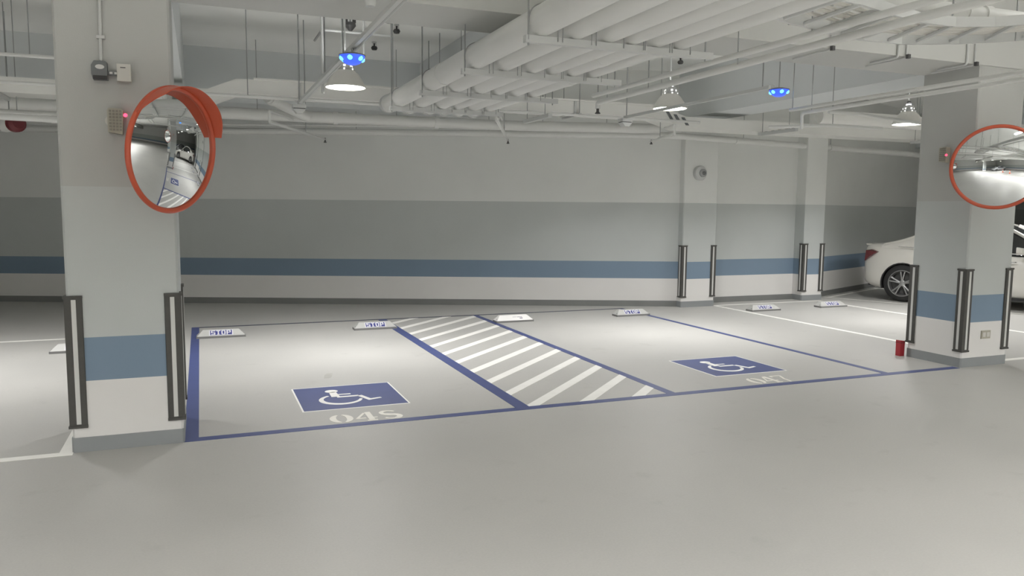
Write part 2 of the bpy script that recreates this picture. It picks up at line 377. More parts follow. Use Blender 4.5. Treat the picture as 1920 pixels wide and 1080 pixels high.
def digit(ch, x, y, W, H, e):
    z0, z1 = -0.001, 0.0022; m = MB(); T = lambda L: [(x+a*W, y+b*H) for a, b in L]
    def rb(pts, wd): ribbon(m, T(pts), [v*W for v in wd] if isinstance(wd, (list, tuple)) else wd*W, z0, z1)
    if ch == '0':
        a = arc(0.5, 0.5, 0.38, 0.42, 105, 256, 14); rb(a, [0.10+0.20*math.sin(PI*i/14) for i in range(15)])
        m.build('digit_stroke', M_DIGIT, e); m = MB()
        a = arc(0.5, 0.5, 0.38, 0.42, 75, -76, 14); rb(a, [0.10+0.20*math.sin(PI*i/14) for i in range(15)])
    elif ch == '4':
        rb([(0.52, 0.92), (0.06, 0.34), (0.46, 0.34)], 0.12)
        rb([(0.68, 1.0), (0.68, 0.12)], 0.27); rb([(0.45, 0.05), (0.92, 0.05)], 0.12); rb([(0.80, 0.34), (0.99, 0.34)], 0.12)
    elif ch == '8':   # worn stencil 8 that reads like an S
        a = arc(0.48, 0.73, 0.33, 0.21, 25, 235, 14)+[(0.5, 0.5)]+arc(0.52, 0.27, 0.37, 0.22, 62, -155, 14)
        rb(a, [0.12]*6+[0.20]*8+[0.24]*3+[0.26]*8+[0.13]*(len(a)-25))
    elif ch == '7':
        rb([(0.06, 0.80), (0.06, 0.96), (0.9, 0.96)], 0.10); rb([(0.88, 0.93), (0.52, 0.45), (0.42, 0.0)], 0.15)
    m.build('digit_stroke', M_DIGIT, e)
def number(txt, x, y, label, pitch, W):
    e = tag(empty('bay_number', (x, y, 0)), label, 'floor marking', 'stencilled bay numbers')
    for i, c in enumerate(txt): digit(c, i*pitch, 0, W, 0.235, e)
number('048', 0.815, 5.345, 'cream stencilled number under the symbol of the left accessible bay', 0.175, 0.155)
number('047', 4.465, 5.345, 'cream stencilled number 047 under the right wheelchair symbol', 0.148, 0.13)

# ------------------------------------------------------------------ wheel stops
def letters_stop(w_, h_):
    """four white block capitals S T O P in a w_ x h_ field, as 2-D polygons"""
    out = []; cw = w_/4*0.82; t = 0.26
    def R(i, x0, x1, y0, y1): out.append([((i*w_/4)+cw*x0, h_*y0), ((i*w_/4)+cw*x1, h_*y0), ((i*w_/4)+cw*x1, h_*y1), ((i*w_/4)+cw*x0, h_*y1)])
    R(0, 0, 1, .84, 1); R(0, 0, .3, .5, .84); R(0, 0, 1, .42, .58); R(0, .7, 1, .16, .42); R(0, 0, 1, 0, .16)
    R(1, 0, 1, .84, 1); R(1, .36, .64, 0, .84); R(1, .2, .8, 0, .12)
    R(2, 0, .3, .1, .9); R(2, .7, 1, .1, .9); R(2, .1, .9, .86, 1); R(2, .1, .9, 0, .14)
    R(3, 0, .3, 0, 1); R(3, .3, 1, .84, 1); R(3, .72, 1, .5, .84); R(3, .3, 1, .42, .56)
    return out
def wheel_stop(x, y, label, worn=False, rz=0.0):
    """bevelled kerb 0.52 long; sloping face towards the lane (-y) carries the plate"""
    e = tag(empty('wheel_stop', (x, y, 0), rz), label, 'wheel stop', 'wheel stops at the backs of the bays')
    L = 0.265; top = 0.195; h = 0.085; f0 = 0.024
    MB().prism([(-L, -0.085), (L, -0.085), (L-0.004, 0.075), (-L+0.004, 0.075)], 0, f0).build('foot', M_STOPG, e)
    v = [(-L+.006, -0.078, f0), (L-.006, -0.078, f0), (L-.006, 0.07, f0), (-L+.006, 0.07, f0), (-top, 0.0, h), (top, 0.0, h), (top, 0.045, h), (-top, 0.045, h)]
    MB().add(v, [(0, 3, 2, 1), (4, 5, 6, 7), (0, 1, 5, 4), (1, 2, 6, 5), (2, 3, 7, 6), (3, 0, 4, 7)]).build('body', M_STOPT if worn else M_STOPW, e)
    # sloping face frame : origin at centre of the face
    A = Vector((0, -0.078, f0)); B = Vector((0, 0.0, h)); up = (B-A).normalized(); n = Vector((0, -up.z, up.y)); sl = (B-A).length
    def face(m, poly, lift, th):
        base = [A+Vector((px, 0, 0))+up*py+n*lift for px, py in poly]; tp = [q+n*th for q in base]; k = len(poly)
        m.add([*base, *tp], [tuple(range(k))[::-1], tuple(range(k, 2*k))]+[(i, (i+1) % k, k+(i+1) % k, k+i) for i in range(k)])
    if not worn:
        m = MB(); face(m, rect(-0.128, 0.128, 0.010, sl-0.010), -0.002, 0.0035); m.build('plate_margin', M_LETTER, e)
        m = MB(); face(m, rect(-0.118, 0.118, 0.014, sl-0.014), -0.002, 0.0045); m.build('blue_plate', M_PLATE, e)
        for p in letters_stop(0.222, sl-0.034): pass
        m = MB()
        for p in letters_stop(0.222, sl-0.034): face(m, [(a-0.108, b+0.017) for a, b in p], 0.0015, 0.0022)
        m.build('stop_lettering', M_LETTER, e)
    else:
        m = MB(); face(m, rect(0.045, 0.115, 0.058, 0.066), -0.002, 0.0035); face(m, rect(0.075, 0.115, 0.03, 0.046), -0.002, 0.0035); face(m, rect(-0.02, 0.04, 0.062, 0.066), -0.002, 0.0035)
        m.build('worn_print', mat('faded grey violet print', (0.25, 0.22, 0.30), 0.5), e)
    for s in (-1, 1):
        MB().lathe([(0.0, 0), (0.014, 0), (0.014, 0.012), (0.009, 0.018), (0, 0.018)], 10, (s*(L-0.03), -0.03, f0), False).build('anchor_bolt', M_DARK, e)
    return e
wheel_stop(0.185, 9.46, 'silver STOP wheel stop next to the wide blue line')
wheel_stop(1.975, 9.50, 'silver STOP wheel stop in bay 048 next to the hatched aisle')
wheel_stop(3.845, 9.53, 'bright white wheel stop with worn off print next to the hatching', True)
wheel_stop(5.66, 9.55, 'STOP wheel stop sitting on the thin blue line of bay 047')
wheel_stop(7.87, 9.40, 'STOP wheel stop in front of the short wall between pilasters')
wheel_stop(9.21, 9.43, 'STOP wheel stop nearest the white car')
wheel_stop(-1.19, 8.97, 'STOP wheel stop peeking out left of the hooded mirror column')
wheel_stop(11.35, 10.05, 'wheel stop behind the rear wheel of the white car', rz=math.atan2(D3[1], D3[0]))

# ------------------------------------------------------------------ corner guards
def guard_proto():
    e = empty('corner_guard'); z0, z1 = 0.155, 0.955; wd = 0.082; th = 0.012
    # corner of the column at origin, column occupies x>0,y>0
    L = [(-th, -th), (wd, -th), (wd+0.004, -0.004), (wd, 0), (0, 0), (0, wd), (-0.004, wd+0.004), (-th, wd)]
    MB().prism(L, z0, z1).build('rubber_body', M_RUBBER, e)
    MB().box(0.027, 0.052, -th-0.003, -th+0.002, z0+0.02, z1-0.02).build('reflective_strip', M_STRIP, e)
    MB().box(-th-0.003, -th+0.002, 0.027, 0.052, z0+0.02, z1-0.02).build('reflective_strip', M_STRIP, e)
    Lc = [(-th-.005, -th-.005), (wd+.005, -th-.005), (wd+.005, 0), (0, 0), (0, wd+.005), (-th-.005, wd+.005)]
    MB().prism(Lc, z1-0.012, z1+0.004).build('end_cap', M_RUBBER, e); MB().prism(Lc, z0-0.004, z0+0.012).build('end_cap', M_RUBBER, e)
    return e
_g = [None]
def guard(x, y, quad, label):
    """quad rotates: 0 column is +x+y, 1: -x+y, 2: -x-y, 3: +x-y"""
    o = guard_proto() if _g[0] is None else copy_tree(_g[0])
    if _g[0] is None: _g[0] = o
    o.location = (x, y, 0); o.rotation_euler = (0, 0, quad*PI/2)
    tag(o, label, 'corner guard', 'rubber corner guards on columns and pilasters')
guard(-0.757, 5.25, 0, 'corner guard at the left front edge of the hooded mirror column')
guard(-0.137, 5.25, 1, 'corner guard at the right front edge of the hooded mirror column')
guard(-0.137, 5.87, 2, 'corner guard at the rear edge of the hooded mirror column beside bay 048')
guard(6.815, 5.27, 0, 'corner guard with two strips on the near edge of the big right column')
guard(7.44, 5.27, 1, 'rightmost corner guard, in front of the white car door')
guard(6.815, 5.89, 3, 'corner guard above the red box, beside the car wheel')
guard(6.87, 10.10, 0, 'corner guard on the left edge of the speaker pilaster')
guard(7.48, 10.10, 1, 'corner guard on the right edge of the speaker pilaster')
guard(9.37, 10.25, 0, 'corner guard on the left edge of the narrow pilaster')
guard(9.80, 10.25, 1, 'corner guard on the right edge of the narrow pilaster')

# ------------------------------------------------------------------ convex mirrors
def convex_mirror(c, n, label, visor, arm_to, Rad=0.348, rc=1.15):
    n = Vector(n).normalized(); up = Vector((0, 0, 1)); up = (up-n*up.dot(n)).normalized(); rt = up.cross(n)
    e = empty('convex_mirror'); e.matrix_world = Matrix(((rt.x, up.x, n.x, c[0]), (rt.y, up.y, n.y, c[1]), (rt.z, up.z, n.z, c[2]), (0, 0, 0, 1)))
    tag(e, label, 'convex mirror', 'round traffic mirrors on the columns')
    a = Rad-0.012; z0 = math.sqrt(rc*rc-a*a); N = 22
    prof = [(a*(1-i/N), math.sqrt(rc*rc-(a*(1-i/N))**2)-z0) for i in range(N)]+[(0.0005, rc-z0)]
    MB().lathe(prof, 72, capped=False).build('mirror_face', M_MIRROR, e, True, 180)
    MB().lathe([(Rad*0.985, -0.01), (0.8*Rad, -0.03), (0.45*Rad, -0.045), (0.08, -0.05), (0.001, -0.05)], 48, capped=False).build('back_shell', M_ORANGE2, e, True)
    rim = MB(); K = 72
    rim.tube([(Rad*math.cos(2*PI*i/K), Rad*math.sin(2*PI*i/K), 0.0) for i in range(K)], 0.0155, 10, True)
    rim.build('rim', M_ORANGE, e, True)
    if visor:
        v = []; f = []; a0, a1 = 17, 150; K = 44; th = 0.005
        for i in range(K+1):
            t = i/K; p = math.radians(a0+(a1-a0)*t); d = 0.098*min(1, (0.55+0.45*math.sin(PI*min(1, t*4)/2)))*min(1, 0.25+(1-t)*4)
            for rr, zz in ((Rad+0.004, 0.0), (Rad+0.012, d), (Rad+0.012+th, d), (Rad+0.004+th, 0.0)): v.append((rr*math.cos(p), rr*math.sin(p), zz))
        rings = [v[4*i:4*i+4] for i in range(K+1)]
        MB().loft(rings).build('visor', M_ORANGE, e, True)
    # bracket to the column, in local coordinates
    inv = e.matrix_world.inverted()
    A = Vector((0, 0, -0.045)); mid = inv @ (Vector(c)-n*0.13); B = inv @ Vector(arm_to)
    MB().tube(bend([A, mid, B], 0.05), 0.018, 10).build('bracket_arm', M_STEELW, e, True)
    return e
m1 = convex_mirror((-0.13, 4.90, 1.815), (0.788, -0.616, -0.12), 'round orange rimmed mirror with hood, on the left column', True, (-0.26, 5.25, 1.80))
m2 = convex_mirror((6.70, 4.95, 1.91), (-0.80, -0.62, -0.05), 'round mirror without hood cut by the right picture edge', False, (6.93, 5.27, 1.90), 0.365)

# ------------------------------------------------------------------ small things on the columns
def led(e, p, r=0.011, m=None, name='red_light'):
    MB().lathe([(0.0002, -r)]+[(r*math.cos(a), r*math.sin(a)) for a in [(-1.2+0.3*i) for i in range(9)]]+[(0.0002, r)], 10, p, False).build(name, m or M_LEDR, e, True)
e = tag(empty('junction_box', (-0.517, 5.25, 2.28)), 'dark grey round cornered junction box under the conduit', 'junction box')
b = MB().prism([(-0.038, -0.05), (0.038, -0.05), (0.038, 0.05), (0.03, 0.056), (-0.03, 0.056), (-0.046, 0.03), (-0.046, -0.02)], -0.055, 0.0, 'y').build('box', M_GREYBOX, e)
MB().prism(arc(0, 0.022, 0.024, 0.013, 0, 360, 18)[:-1], -0.058, -0.05, 'y').build('pale_label', M_STRIP, e)
MB().box(-0.037, 0.037, -0.059, -0.05, -0.05, -0.028).build('lower_cap', M_BLACK, e)
MB().box(0.04, 0.10, -0.035, -0.005, -0.018, 0.004).build('coupling', M_GREYBOX, e)
for x in (0.056, 0.082): MB().box(x-.008, x+.008, -0.039, -0.03, -0.013, -0.001).build('nut', M_STRIP, e)
e = tag(empty('switch_box', (-0.392, 5.25, 2.278)), 'off white square cover box beside the dark junction box', 'box')
MB().prism([(-0.037, -0.05), (0.037, -0.05), (0.037, 0.05), (-0.037, 0.05)], -0.05, 0, 'y').build('cover', M_OFFWHITE, e)
MB().box(-0.018, 0.01, -0.053, -0.049, 0.026, 0.031).build('slot', M_DARK, e)
e = tag(empty('conduit', (-0.513, 5.238, 2.33)), 'thin grey conduit running up the left column', 'conduit')
MB().tube([(0, 0, 0), (0.008, 0, BEAM-2.33)], 0.009, 8).build('pipe', M_STEELW, e, True)
for z in (0.14, 0.36): MB().box(-0.018, 0.026, -0.012, 0.012, z, z+0.018).build('clamp', M_STEELW, e)

def beeper(o, rz, label, sc=1.0, led_off=(0.075, -0.045, 0.03)):
    e = tag(empty('warning_light', o, rz), label, 'warning light', 'lane warning lights on the columns')
    MB().prism([(-0.042, -0.066), (0.035, -0.078), (0.042, 0.06), (0.034, 0.072), (-0.036, 0.072), (-0.044, 0.062)], -0.065, -0.012, 'y').build('housing', M_BEIGE, e)
    MB().lathe([(0.03, 0), (0.03, 0.03)], 14).build('mount', M_OFFWHITE, e); e.children[-1].rotation_euler = (PI/2, 0, 0); e.children[-1].location = (-0.03, 0.0, 0.0)
    for r in range(7):
        for c in range(4): MB().box(-0.034+c*0.018, -0.022+c*0.018, -0.068, -0.06, -0.058+r*0.018, -0.046+r*0.018).build('louvre', M_BEIGED, e)
    led(e, led_off)
beeper((-0.445, 5.25, 1.995), 0.0, 'beige grid fronted warning light left of the hooded mirror', led_off=(0.052, -0.05, 0.036))
beeper((6.815, 5.56, 2.06), -PI/2, 'grey grid fronted warning light by the unhooded mirror', led_off=(0.035, -0.06, -0.005))

e = tag(empty('wall_speaker', (7.135, 10.10, 2.065)), 'round grey speaker high on the wide pilaster', 'speaker')
def ydisc(e, name, prof, m):
    o = MB().lathe(prof, 32, capped=True).build(name, m, e, True); o.rotation_euler = (PI/2, 0, 0); return o
ydisc(e, 'housing', [(0.112, 0), (0.112, 0.035), (0.10, 0.055), (0.06, 0.062), (0.001, 0.062)], M_STEELW)
ydisc(e, 'grille_ring', [(0.062, 0.055), (0.062, 0.075), (0.05, 0.08), (0.001, 0.08)], M_ROD).location = (0.02, 0, 0)
ydisc(e, 'centre_cap', [(0.026, 0.075), (0.026, 0.098), (0.012, 0.104), (0.001, 0.104)], M_GREYBOX).location = (0.026, 0, 0)

e = tag(empty('outlet_plate', (7.130, 5.27, 0.31)), 'small beige outlet plate low on the right column', 'outlet')
MB().box(-0.062, 0.062, -0.010, 0, -0.04, 0.04).build('plate', M_BEIGE, e)
for x in (-0.028, 0.028): MB().box(x-.02, x+.02, -0.013, -0.009, -0.022, 0.022).build('socket', M_OFFWHITE, e)
e = tag(empty('red_box', (6.775, 5.94, 0)), 'small red plastic box standing at the foot of the column', 'box')
MB().prism([(-0.028, 0), (0.028, 0), (0.031, 0.158), (-0.031, 0.165)], -0.03, 0.03, 'y').build('shell', M_RED, e)
MB().box(-0.0325, 0.0325, -0.0325, 0.0325, 0.138, 0.144).build('lid_seam', M_MAROON, e)

# ------------------------------------------------------------------ pendant lamps
LAMPZ = 2.68
def lamp_proto():
    e = empty('pendant_lamp')
    s = [(0.198, 0.0), (0.203, 0.004), (0.203, 0.011), (0.188, 0.029), (0.160, 0.080), (0.125, 0.132), (0.092, 0.164), (0.080, 0.170)]
    i_ = [(r-0.004, z) for r, z in s[::-1]]
    MB().lathe(s+i_, 40, capped=False).build('shade', M_LAMP, e, True, 60)
    MB().lathe([(0.192, 0.006), (0.15, 0.003), (0.08, 0.001), (0.0005, 0.0)], 40, capped=False).build('lamp_glass', M_GLOW, e, True)
    c = MB().lathe([(0.08, 0.166), (0.088, 0.170), (0.086, 0.180), (0.066, 0.184), (0.066, 0.236), (0.058, 0.246), (0.001, 0.248)], 28, capped=False).build('vent_collar', M_STEELW, e, True)
    for k in range(6):
        a = 2*PI*k/6+0.22
        for r, z, q in ((0.0675, 0.210, 0.011), (0.0855, 0.175, 0.008)):
            MB().box(-0.004, 0.004, -q, q, -q*0.8, q*0.8).build('vent_hole', M_LEAK, c).matrix_local = Matrix.Translation((r*math.cos(a), r*math.sin(a), z)) @ Matrix.Rotation(a, 4, 'Z')
    for a in (0.5, 0.5+PI): MB().prism([(0.06, 0.20), (0.095, 0.188), (0.098, 0.196), (0.07, 0.238)], -0.008, 0.008, 'y').build('bracket', M_STEELW, e).rotation_euler = (0, 0, a)
    MB().lathe([(0.03, 0.244), (0.034, 0.249), (0.034, 0.285), (0.024, 0.305), (0.012, 0.31)], 18).build('lampholder', M_BLACK, e, True)
    MB().tube([(0, 0, 0.305), (0, 0, CEIL-LAMPZ)], 0.008, 8).build('stem', M_STEELW, e, True)
    MB().lathe([(0.045, 0.0), (0.045, -0.02), (0.02, -0.04)], 16, (0, 0, CEIL-LAMPZ)).build('ceiling_cap', M_STEELW, e, True)
    return e
_l = [None]
def lamp(x, y, watts, label, spread=134):
    o = lamp_proto() if _l[0] is None else copy_tree(_l[0])
    if _l[0] is None: _l[0] = o
    o.location = (x, y, LAMPZ); tag(o, label, 'pendant lamp', 'bell shaped pendant lamps')
    ld = bpy.data.lights.new('pendant_light', 'AREA'); ld.shape = 'DISK'; ld.size = 0.37; ld.energy = watts; ld.color = WARM; ld.spread = math.radians(spread)
    lo = bpy.data.objects.new('pendant_light', ld); COL.objects.link(lo); lo.location = (x, y, LAMPZ-0.006)
    lk = bpy.data.lights.new('vent_leak', 'AREA'); lk.shape = 'DISK'; lk.size = 0.12; lk.energy = watts*0.06; lk.color = WARM   # light escaping up through the vented collar
    ko = bpy.data.objects.new('vent_leak', lk); COL.objects.link(ko); ko.location = (x, y, LAMPZ+0.255); ko.rotation_euler = (PI, 0, 0)
for k, t in ((0, 'pendant lamp hanging over bay 048, below the blue indicator'), (1, 'pendant lamp hanging over bay 047, right of the pipe bank'), (2, 'pendant lamp half hidden behind the right column top'),
             (-1, 'pendant lamp over the bay left of the hooded mirror column'), (-2, 'second pendant lamp left of the hooded mirror column'), (3, 'pendant lamp over the white car bonnet'), (4, 'pendant lamp beyond the white car')):
    lamp(1.382+3.777*k, 7.93, BAY_LAMP, t)
LANE = ('far left end', 'left, near the silver car', 'left of the camera', 'just behind the camera', 'right of the camera', 'facing the right column', 'right, near the white car', 'far right end')
for k, t in enumerate(LANE): lamp(-8.6+3.3*k, -1.0, AISLE_LAMP, 'lane pendant lamp seen only in the mirrors, '+t, 158)
for k, t in enumerate(LANE[1::2]): lamp(-5.3+6.6*k, -5.6, AISLE_LAMP, 'pendant lamp over the opposite bays, '+t, 158)
# bare twin tube battens over the drive lane
M_TUBE = mat('fluorescent tube', (0.9, 0.9, 0.9), 0.4, emit=(1.0, 0.985, 0.95), estr=TUBE_STR)
def batten(x, y, label, z=3.1):
    e = tag(empty('tube_light', (x, y, z)), label, 'tube light')
    MB().box(-0.62, 0.62, -0.03, 0.03, 0.012, 0.05).build('batten', M_STEELW, e)
    for yy in (-0.045, 0.045): MB().tube([(-0.6, yy, 0), (0.6, yy, 0)], 0.014, 8).build('tube', M_TUBE, e, True)
    for xx in (-0.45, 0.45): MB().tube([(xx, 0, 0.05), (xx, 0, CEIL-z)], 0.006, 6).build('rod', M_ROD, e)
batten(6.1, 3.2, 'tube batten above the cable ladder bend', 3.28)

# ------------------------------------------------------------------ pipe bank over the hatched aisle
BZ = 2.55
XS = [(1.975, 0.092), (2.205, 0.094), (2.435, 0.092), (2.607, 0.066), (2.785, 0.086), (2.965, 0.064)]
ORD = ('leftmost big white pipe of the bank over the hatched aisle', 'second big white pipe of the bank over the hatched aisle', 'third big white pipe of the bank over the hatched aisle',
       'fourth pipe of the bank, thinner than its neighbours', 'fifth pipe of the bank, thick with a joint ring', 'rightmost thin pipe of the bank over the hatched aisle')
JOINT = [6.55, 0.9, 2.2, 3.2, 5.2, 6.1]
for (x, r), t, j in zip(XS, ORD, JOINT):
    e = tag(empty('ceiling_pipe', (x, 0, BZ+r)), t, 'pipe', 'bank of white pipes on hangers')
    MB().tube([(0, -6, 0), (0, 8.62, 0)], r, 28).build('pipe_run', M_PIPE, e, True)
    for yy in (j, j-3.4): MB().tube([(0, yy-0.05, 0), (0, yy+0.05, 0)], r+0.004, 28).build('joint_ring', M_PIPE, e, True)
    MB().tube([(0, 8.6, 0), (0, 8.66, 0)], r+0.01, 28).build('end_flange', M_STEELW, e, True)
for yy, t in ((4.465, 'nearest steel channel hanger under the pipe bank'), (5.69, 'second steel channel hanger under the pipe bank'), (6.9, 'third steel channel hanger under the pipe bank'), (8.1, 'farthest steel channel hanger under the pipe bank'), (2.6, 'steel channel hanger of the pipe bank above the lane')):
    e = tag(empty('pipe_hanger', (0, yy, 0)), t, 'pipe hanger', 'channel hangers of the pipe bank')
    x0, x1 = 1.86, (3.22 if yy < 8 else 3.12); ch = MB()
    ch.box(x0, x1, -0.022, 0.022, BZ-0.046, BZ-0.002); ch.build('channel', M_STEELW, e)
    top = BEAM if 5.25 < yy < 5.89 else CEIL
    for x in (x0+0.025, x1-0.05): MB().tube([(x, 0, BZ-0.06), (x, 0, top)], 0.006, 6).build('rod', M_ROD, e)
    for x, r in XS:
        a = [(x+(r+0.006)*math.cos(p), -0.024, BZ+r+(r+0.006)*math.sin(p)) for p in [PI*i/14 for i in range(15)]]
        MB().tube([(a[0][0], -0.024, BZ-0.03)]+a+[(a[-1][0], -0.024, BZ-0.03)], 0.0032, 6).build('u_bolt', M_ROD, e)

# ------------------------------------------------------------------ other pipes, conduits, ducts
def rods(e, pts, z0, r=0.005, base=(0, 0, 0)):
    for x, y in pts:
        MB().tube([(x-base[0], y-base[1], z0-base[2]), (x-base[0], y-base[1], CEIL-base[2])], r, 6).build('rod', M_ROD, e)
def pipe(name, pts, r, label, cat='pipe', group=None, m=None, rodpts=(), rz=None, n=14, rb=0.12, rings=(), rr=0.005):
    o = Vector(pts[0]); e = tag(empty(name, o), label, cat, group)
    P = [Vector(p)-o for p in pts]
    MB().tube(bend(P, rb) if len(P) > 2 else P, r, n).build('run', m or M_PIPE, e, True)
    if rodpts: rods(e, rodpts, rz, rr, o)
    for t, seg in rings:
        a, b = P[seg], P[seg+1]; q = a.lerp(b, t); d = (b-a).normalized()
        MB().tube([q-d*0.03, q+d*0.03], r*1.18, n).build('coupling', m or M_PIPE, e, True)
    return e
# water main along the askew back wall, bending with the wall
WP = lambda x, D: (D-0.364*x)/0.9314
pipe('water_pipe', [(-9, WP(-9, 11.5), 2.60), (6.45, WP(6.45, 11.5), 2.585), (12.4, 10.85, 2.57), (17.5, 13.1, 2.57)], 0.047, 'long white pipe low along the whole back wall', rodpts=[(x, WP(x, 11.5)) for x in (-2.6, 0.2, 2.15, 3.95, 5.55)]+[(8.0, 10.18), (10.1, 10.52)], rz=2.6, rb=0.35, rings=((0.9, 0), (0.22, 1), (0.6, 1)))
pipe('conduit', [(-9, WP(-9, 11.3), 2.665), (5.9, WP(5.9, 11.3), 2.655)], 0.013, 'thin conduit just above the long back wall pipe', 'conduit', rodpts=[(4.6, WP(4.6, 11.3))], rz=2.66)
pipe('water_pipe', [(-9, 11.05, 2.665), (0.35, 10.62, 2.665), (4.2, 10.34, 2.665), (6.2, 9.78, 2.665)], 0.07, 'thicker white pipe above the back wall pipe, behind the bank ends', rodpts=[(0.72, 10.59), (2.5, 10.46), (-2.3, 10.73)], rz=2.66, rings=((0.35, 1), (0.7, 1)))
e = pipe('pipe_elbow', [(0.80, 9.98, 2.81), (0.95, 10.15, 2.76), (1.32, 10.42, 2.65)], 0.062, 'stubby angled pipe dropping into the thicker wall pipe', rodpts=(), rings=((0.3, 0),))
# sprinkler arms at right angles to the askew wall
for (a, b), t in ((((0.80, 9.745), (1.76, 11.90)), 'sprinkler arm on the back wall pipe, leftmost of three'), (((3.16, 8.38), (4.25, 10.80)), 'sprinkler arm below the far end of the pipe bank'), (((5.84, 8.85), (6.16, 9.93)), 'sprinkler arm left of the speaker pilaster')):
    A = Vector((*a, 2.50)); B = Vector((*b, 2.50)); d = (B-A).normalized(); e = tag(empty('branch_sprinkler', A), t, 'sprinkler', 'sprinkler arms at the back wall')
    MB().tube([(0, 0, 0), (B-A)*0.66], 0.021, 10).build('arm', M_PIPE, e, True)
    MB().tube([(B-A)*0.66, (B-A)], 0.013, 10).build('thin_arm', M_PIPE, e, True)
    MB().lathe([(0.010, 0.02), (0.013, -0.01), (0.008, -0.025), (0.022, -0.04), (0.022, -0.046), (0.001, -0.05)], 12, tuple(B-A)).build('sprinkler_head', M_DARK, e, True)
    MB().tube([(0, 0, 0), (0, 0, 0.12), tuple(Vector((0, 0, 0.12))+(B-A)*0.4)], 0.015, 8).build('riser', M_PIPE, e, True)
    q = (B-A)*0.6; rods(e, [(A.x+q.x, A.y+q.y)], 2.5, 0.005, A)
# horizontal conduit across the lamps
pipe('conduit', [(-6, 9.08, 2.69), (6.35, 9.02, 2.69)], 0.017, 'thin straight conduit crossing the picture below the left duct', 'conduit', rodpts=[(0.52, 9.04), (2.12, 9.04), (2.95, 9.04)], rz=2.69, n=10)
# indicator trunking
def trunk(x, y0, y1, z, label, rp):
    e = tag(empty('cable_trunking', (x, y0, z)), label, 'cable trunking')
    MB().box(-0.014, 0.014, 0, y1-y0, 0, 0.03).build('channel', M_STEELW, e)
    MB().tube([(0.05, 0, 0.03), (0.05, y1-y0, 0.03)], 0.010, 8).build('conduit', M_STEELW, e, True)
    for yy in rp: MB().tube([(0, yy-y0, 0.03), (0, yy-y0, CEIL-z)], 0.007, 6).build('rod', M_ROD, e)
trunk(1.045, -3.0, 8.95, 2.62, 'narrow cable trunking slanting past the left pendant lamp', (8.90, 7.02, 6.1, 3.0))
trunk(4.91, 5.9, 8.55, 2.62, 'narrow cable trunking crossing the middle pendant lamp', (8.5, 6.0))
def sensor(x, y, label):
    e = tag(empty('parking_sensor', (x, y, 2.53)), label, 'sensor', 'grey bay sensors at the trunking ends')
    MB().prism([(-0.07, 0.045), (0.07, 0.045), (0.07, 0.085), (-0.07, 0.085)], -0.06, 0.06, 'y').build('top_box', M_STEELW, e)
    MB().box(-0.062, 0.062, -0.052, 0.052, 0.035, 0.046).build('dark_seam', M_DARK, e)
    MB().prism([(-0.07, 0.036), (0.07, 0.036), (0.03, -0.012), (-0.03, -0.012)], -0.055, 0.055, 'y').build('cone', M_STEELW, e)
sensor(1.045, 8.93, 'grey tapered sensor at the end of the left trunking'); sensor(4.91, 8.53, 'grey tapered sensor left of the middle pendant lamp')
def indicator(x, y, z, label, top=CEIL):
    e = tag(empty('bay_indicator', (x, y, z)), label, 'indicator light', 'blue bay indicator lights')
    MB().lathe([(0.03, -0.05), (0.055, -0.04), (0.088, 0.0), (0.09, 0.012), (0.06, 0.02), (0.02, 0.024)], 24).build('bowl', M_LEDB2, e, True)
    MB().lathe([(0.094, 0.012), (0.094, 0.018), (0.05, 0.03), (0.02, 0.032)], 24).build('cap', M_GREYBOX, e, True)
    for k in range(6):
        a = -PI/2-0.38+k*PI/3; led(e, (0.074*math.cos(a), 0.074*math.sin(a), -0.008), 0.019, M_LEDB, 'blue_light')
    MB().tube([(0, 0, 0.03), (0, 0, top-z)], 0.006, 6).build('stem', M_ROD, e)
indicator(1.035, 5.66, 2.555, 'glowing blue indicator above the left pendant lamp', 2.622); indicator(5.12, 6.02, 2.625, 'glowing blue indicator right of the middle pendant lamp')
# twin sprinkler mains right of the bank
e1 = pipe('sprinkler_pipe', [(3.62, -4, 2.62), (3.66, 7.0, 2.62)], 0.022, 'upper of two slim pipes running beside the bank', group='slim twin pipes', rodpts=[(3.66, 6.9), (3.64, 4.0)], rz=2.62)
e2 = pipe('sprinkler_pipe', [(3.74, -4, 2.59), (3.83, 7.22, 2.59), (3.83, 7.22, 2.53)], 0.026, 'lower of two slim pipes with sprinkler head beside the bank', group='slim twin pipes', rodpts=[(3.80, 6.2), (3.77, 4.9)], rz=2.59, rb=0.03, rings=((0.5, 0),))
MB().lathe([(0.014, 0.0), (0.014, -0.03), (0.028, -0.045), (0.028, -0.052), (0.001, -0.056)], 12, (0.09, 11.22, -0.06)).build('sprinkler_head', M_DARK, e2, True)
# right hand conduits crossing in front of the column
pipe('conduit', [(5.16, -2, 2.45), (5.22, 5.97, 2.45)], 0.016, 'upper slim conduit crossing the face of the right column', 'conduit', 'conduits before the right column', rodpts=[(5.22, 5.94), (5.17, 2.9)], rz=2.45)
pipe('conduit', [(5.45, -2, 2.45), (5.48, 6.1, 2.45), (5.48, 6.1, 2.30)], 0.017, 'lower slim conduit with short drop, before the right column', 'conduit', 'conduits before the right column', rodpts=[(5.475, 5.97), (5.46, 2.9)], rz=2.45, rb=0.04)
pipe('conduit', [(6.05, 6.35, 2.52), (6.4, 6.35, 2.52), (8.6, 6.9, 2.52)], 0.018, 'short bent conduit behind the right column conduits', 'conduit', rodpts=[(6.1, 6.35)], rz=2.52)
pipe('conduit', [(7.0, 8.4, 2.60), (7.5, 7.9, 2.60), (8.45, 7.9, 2.60)], 0.022, 'bent conduit leading to the half hidden pendant lamp', 'conduit', rodpts=[(7.6, 7.9)], rz=2.6)
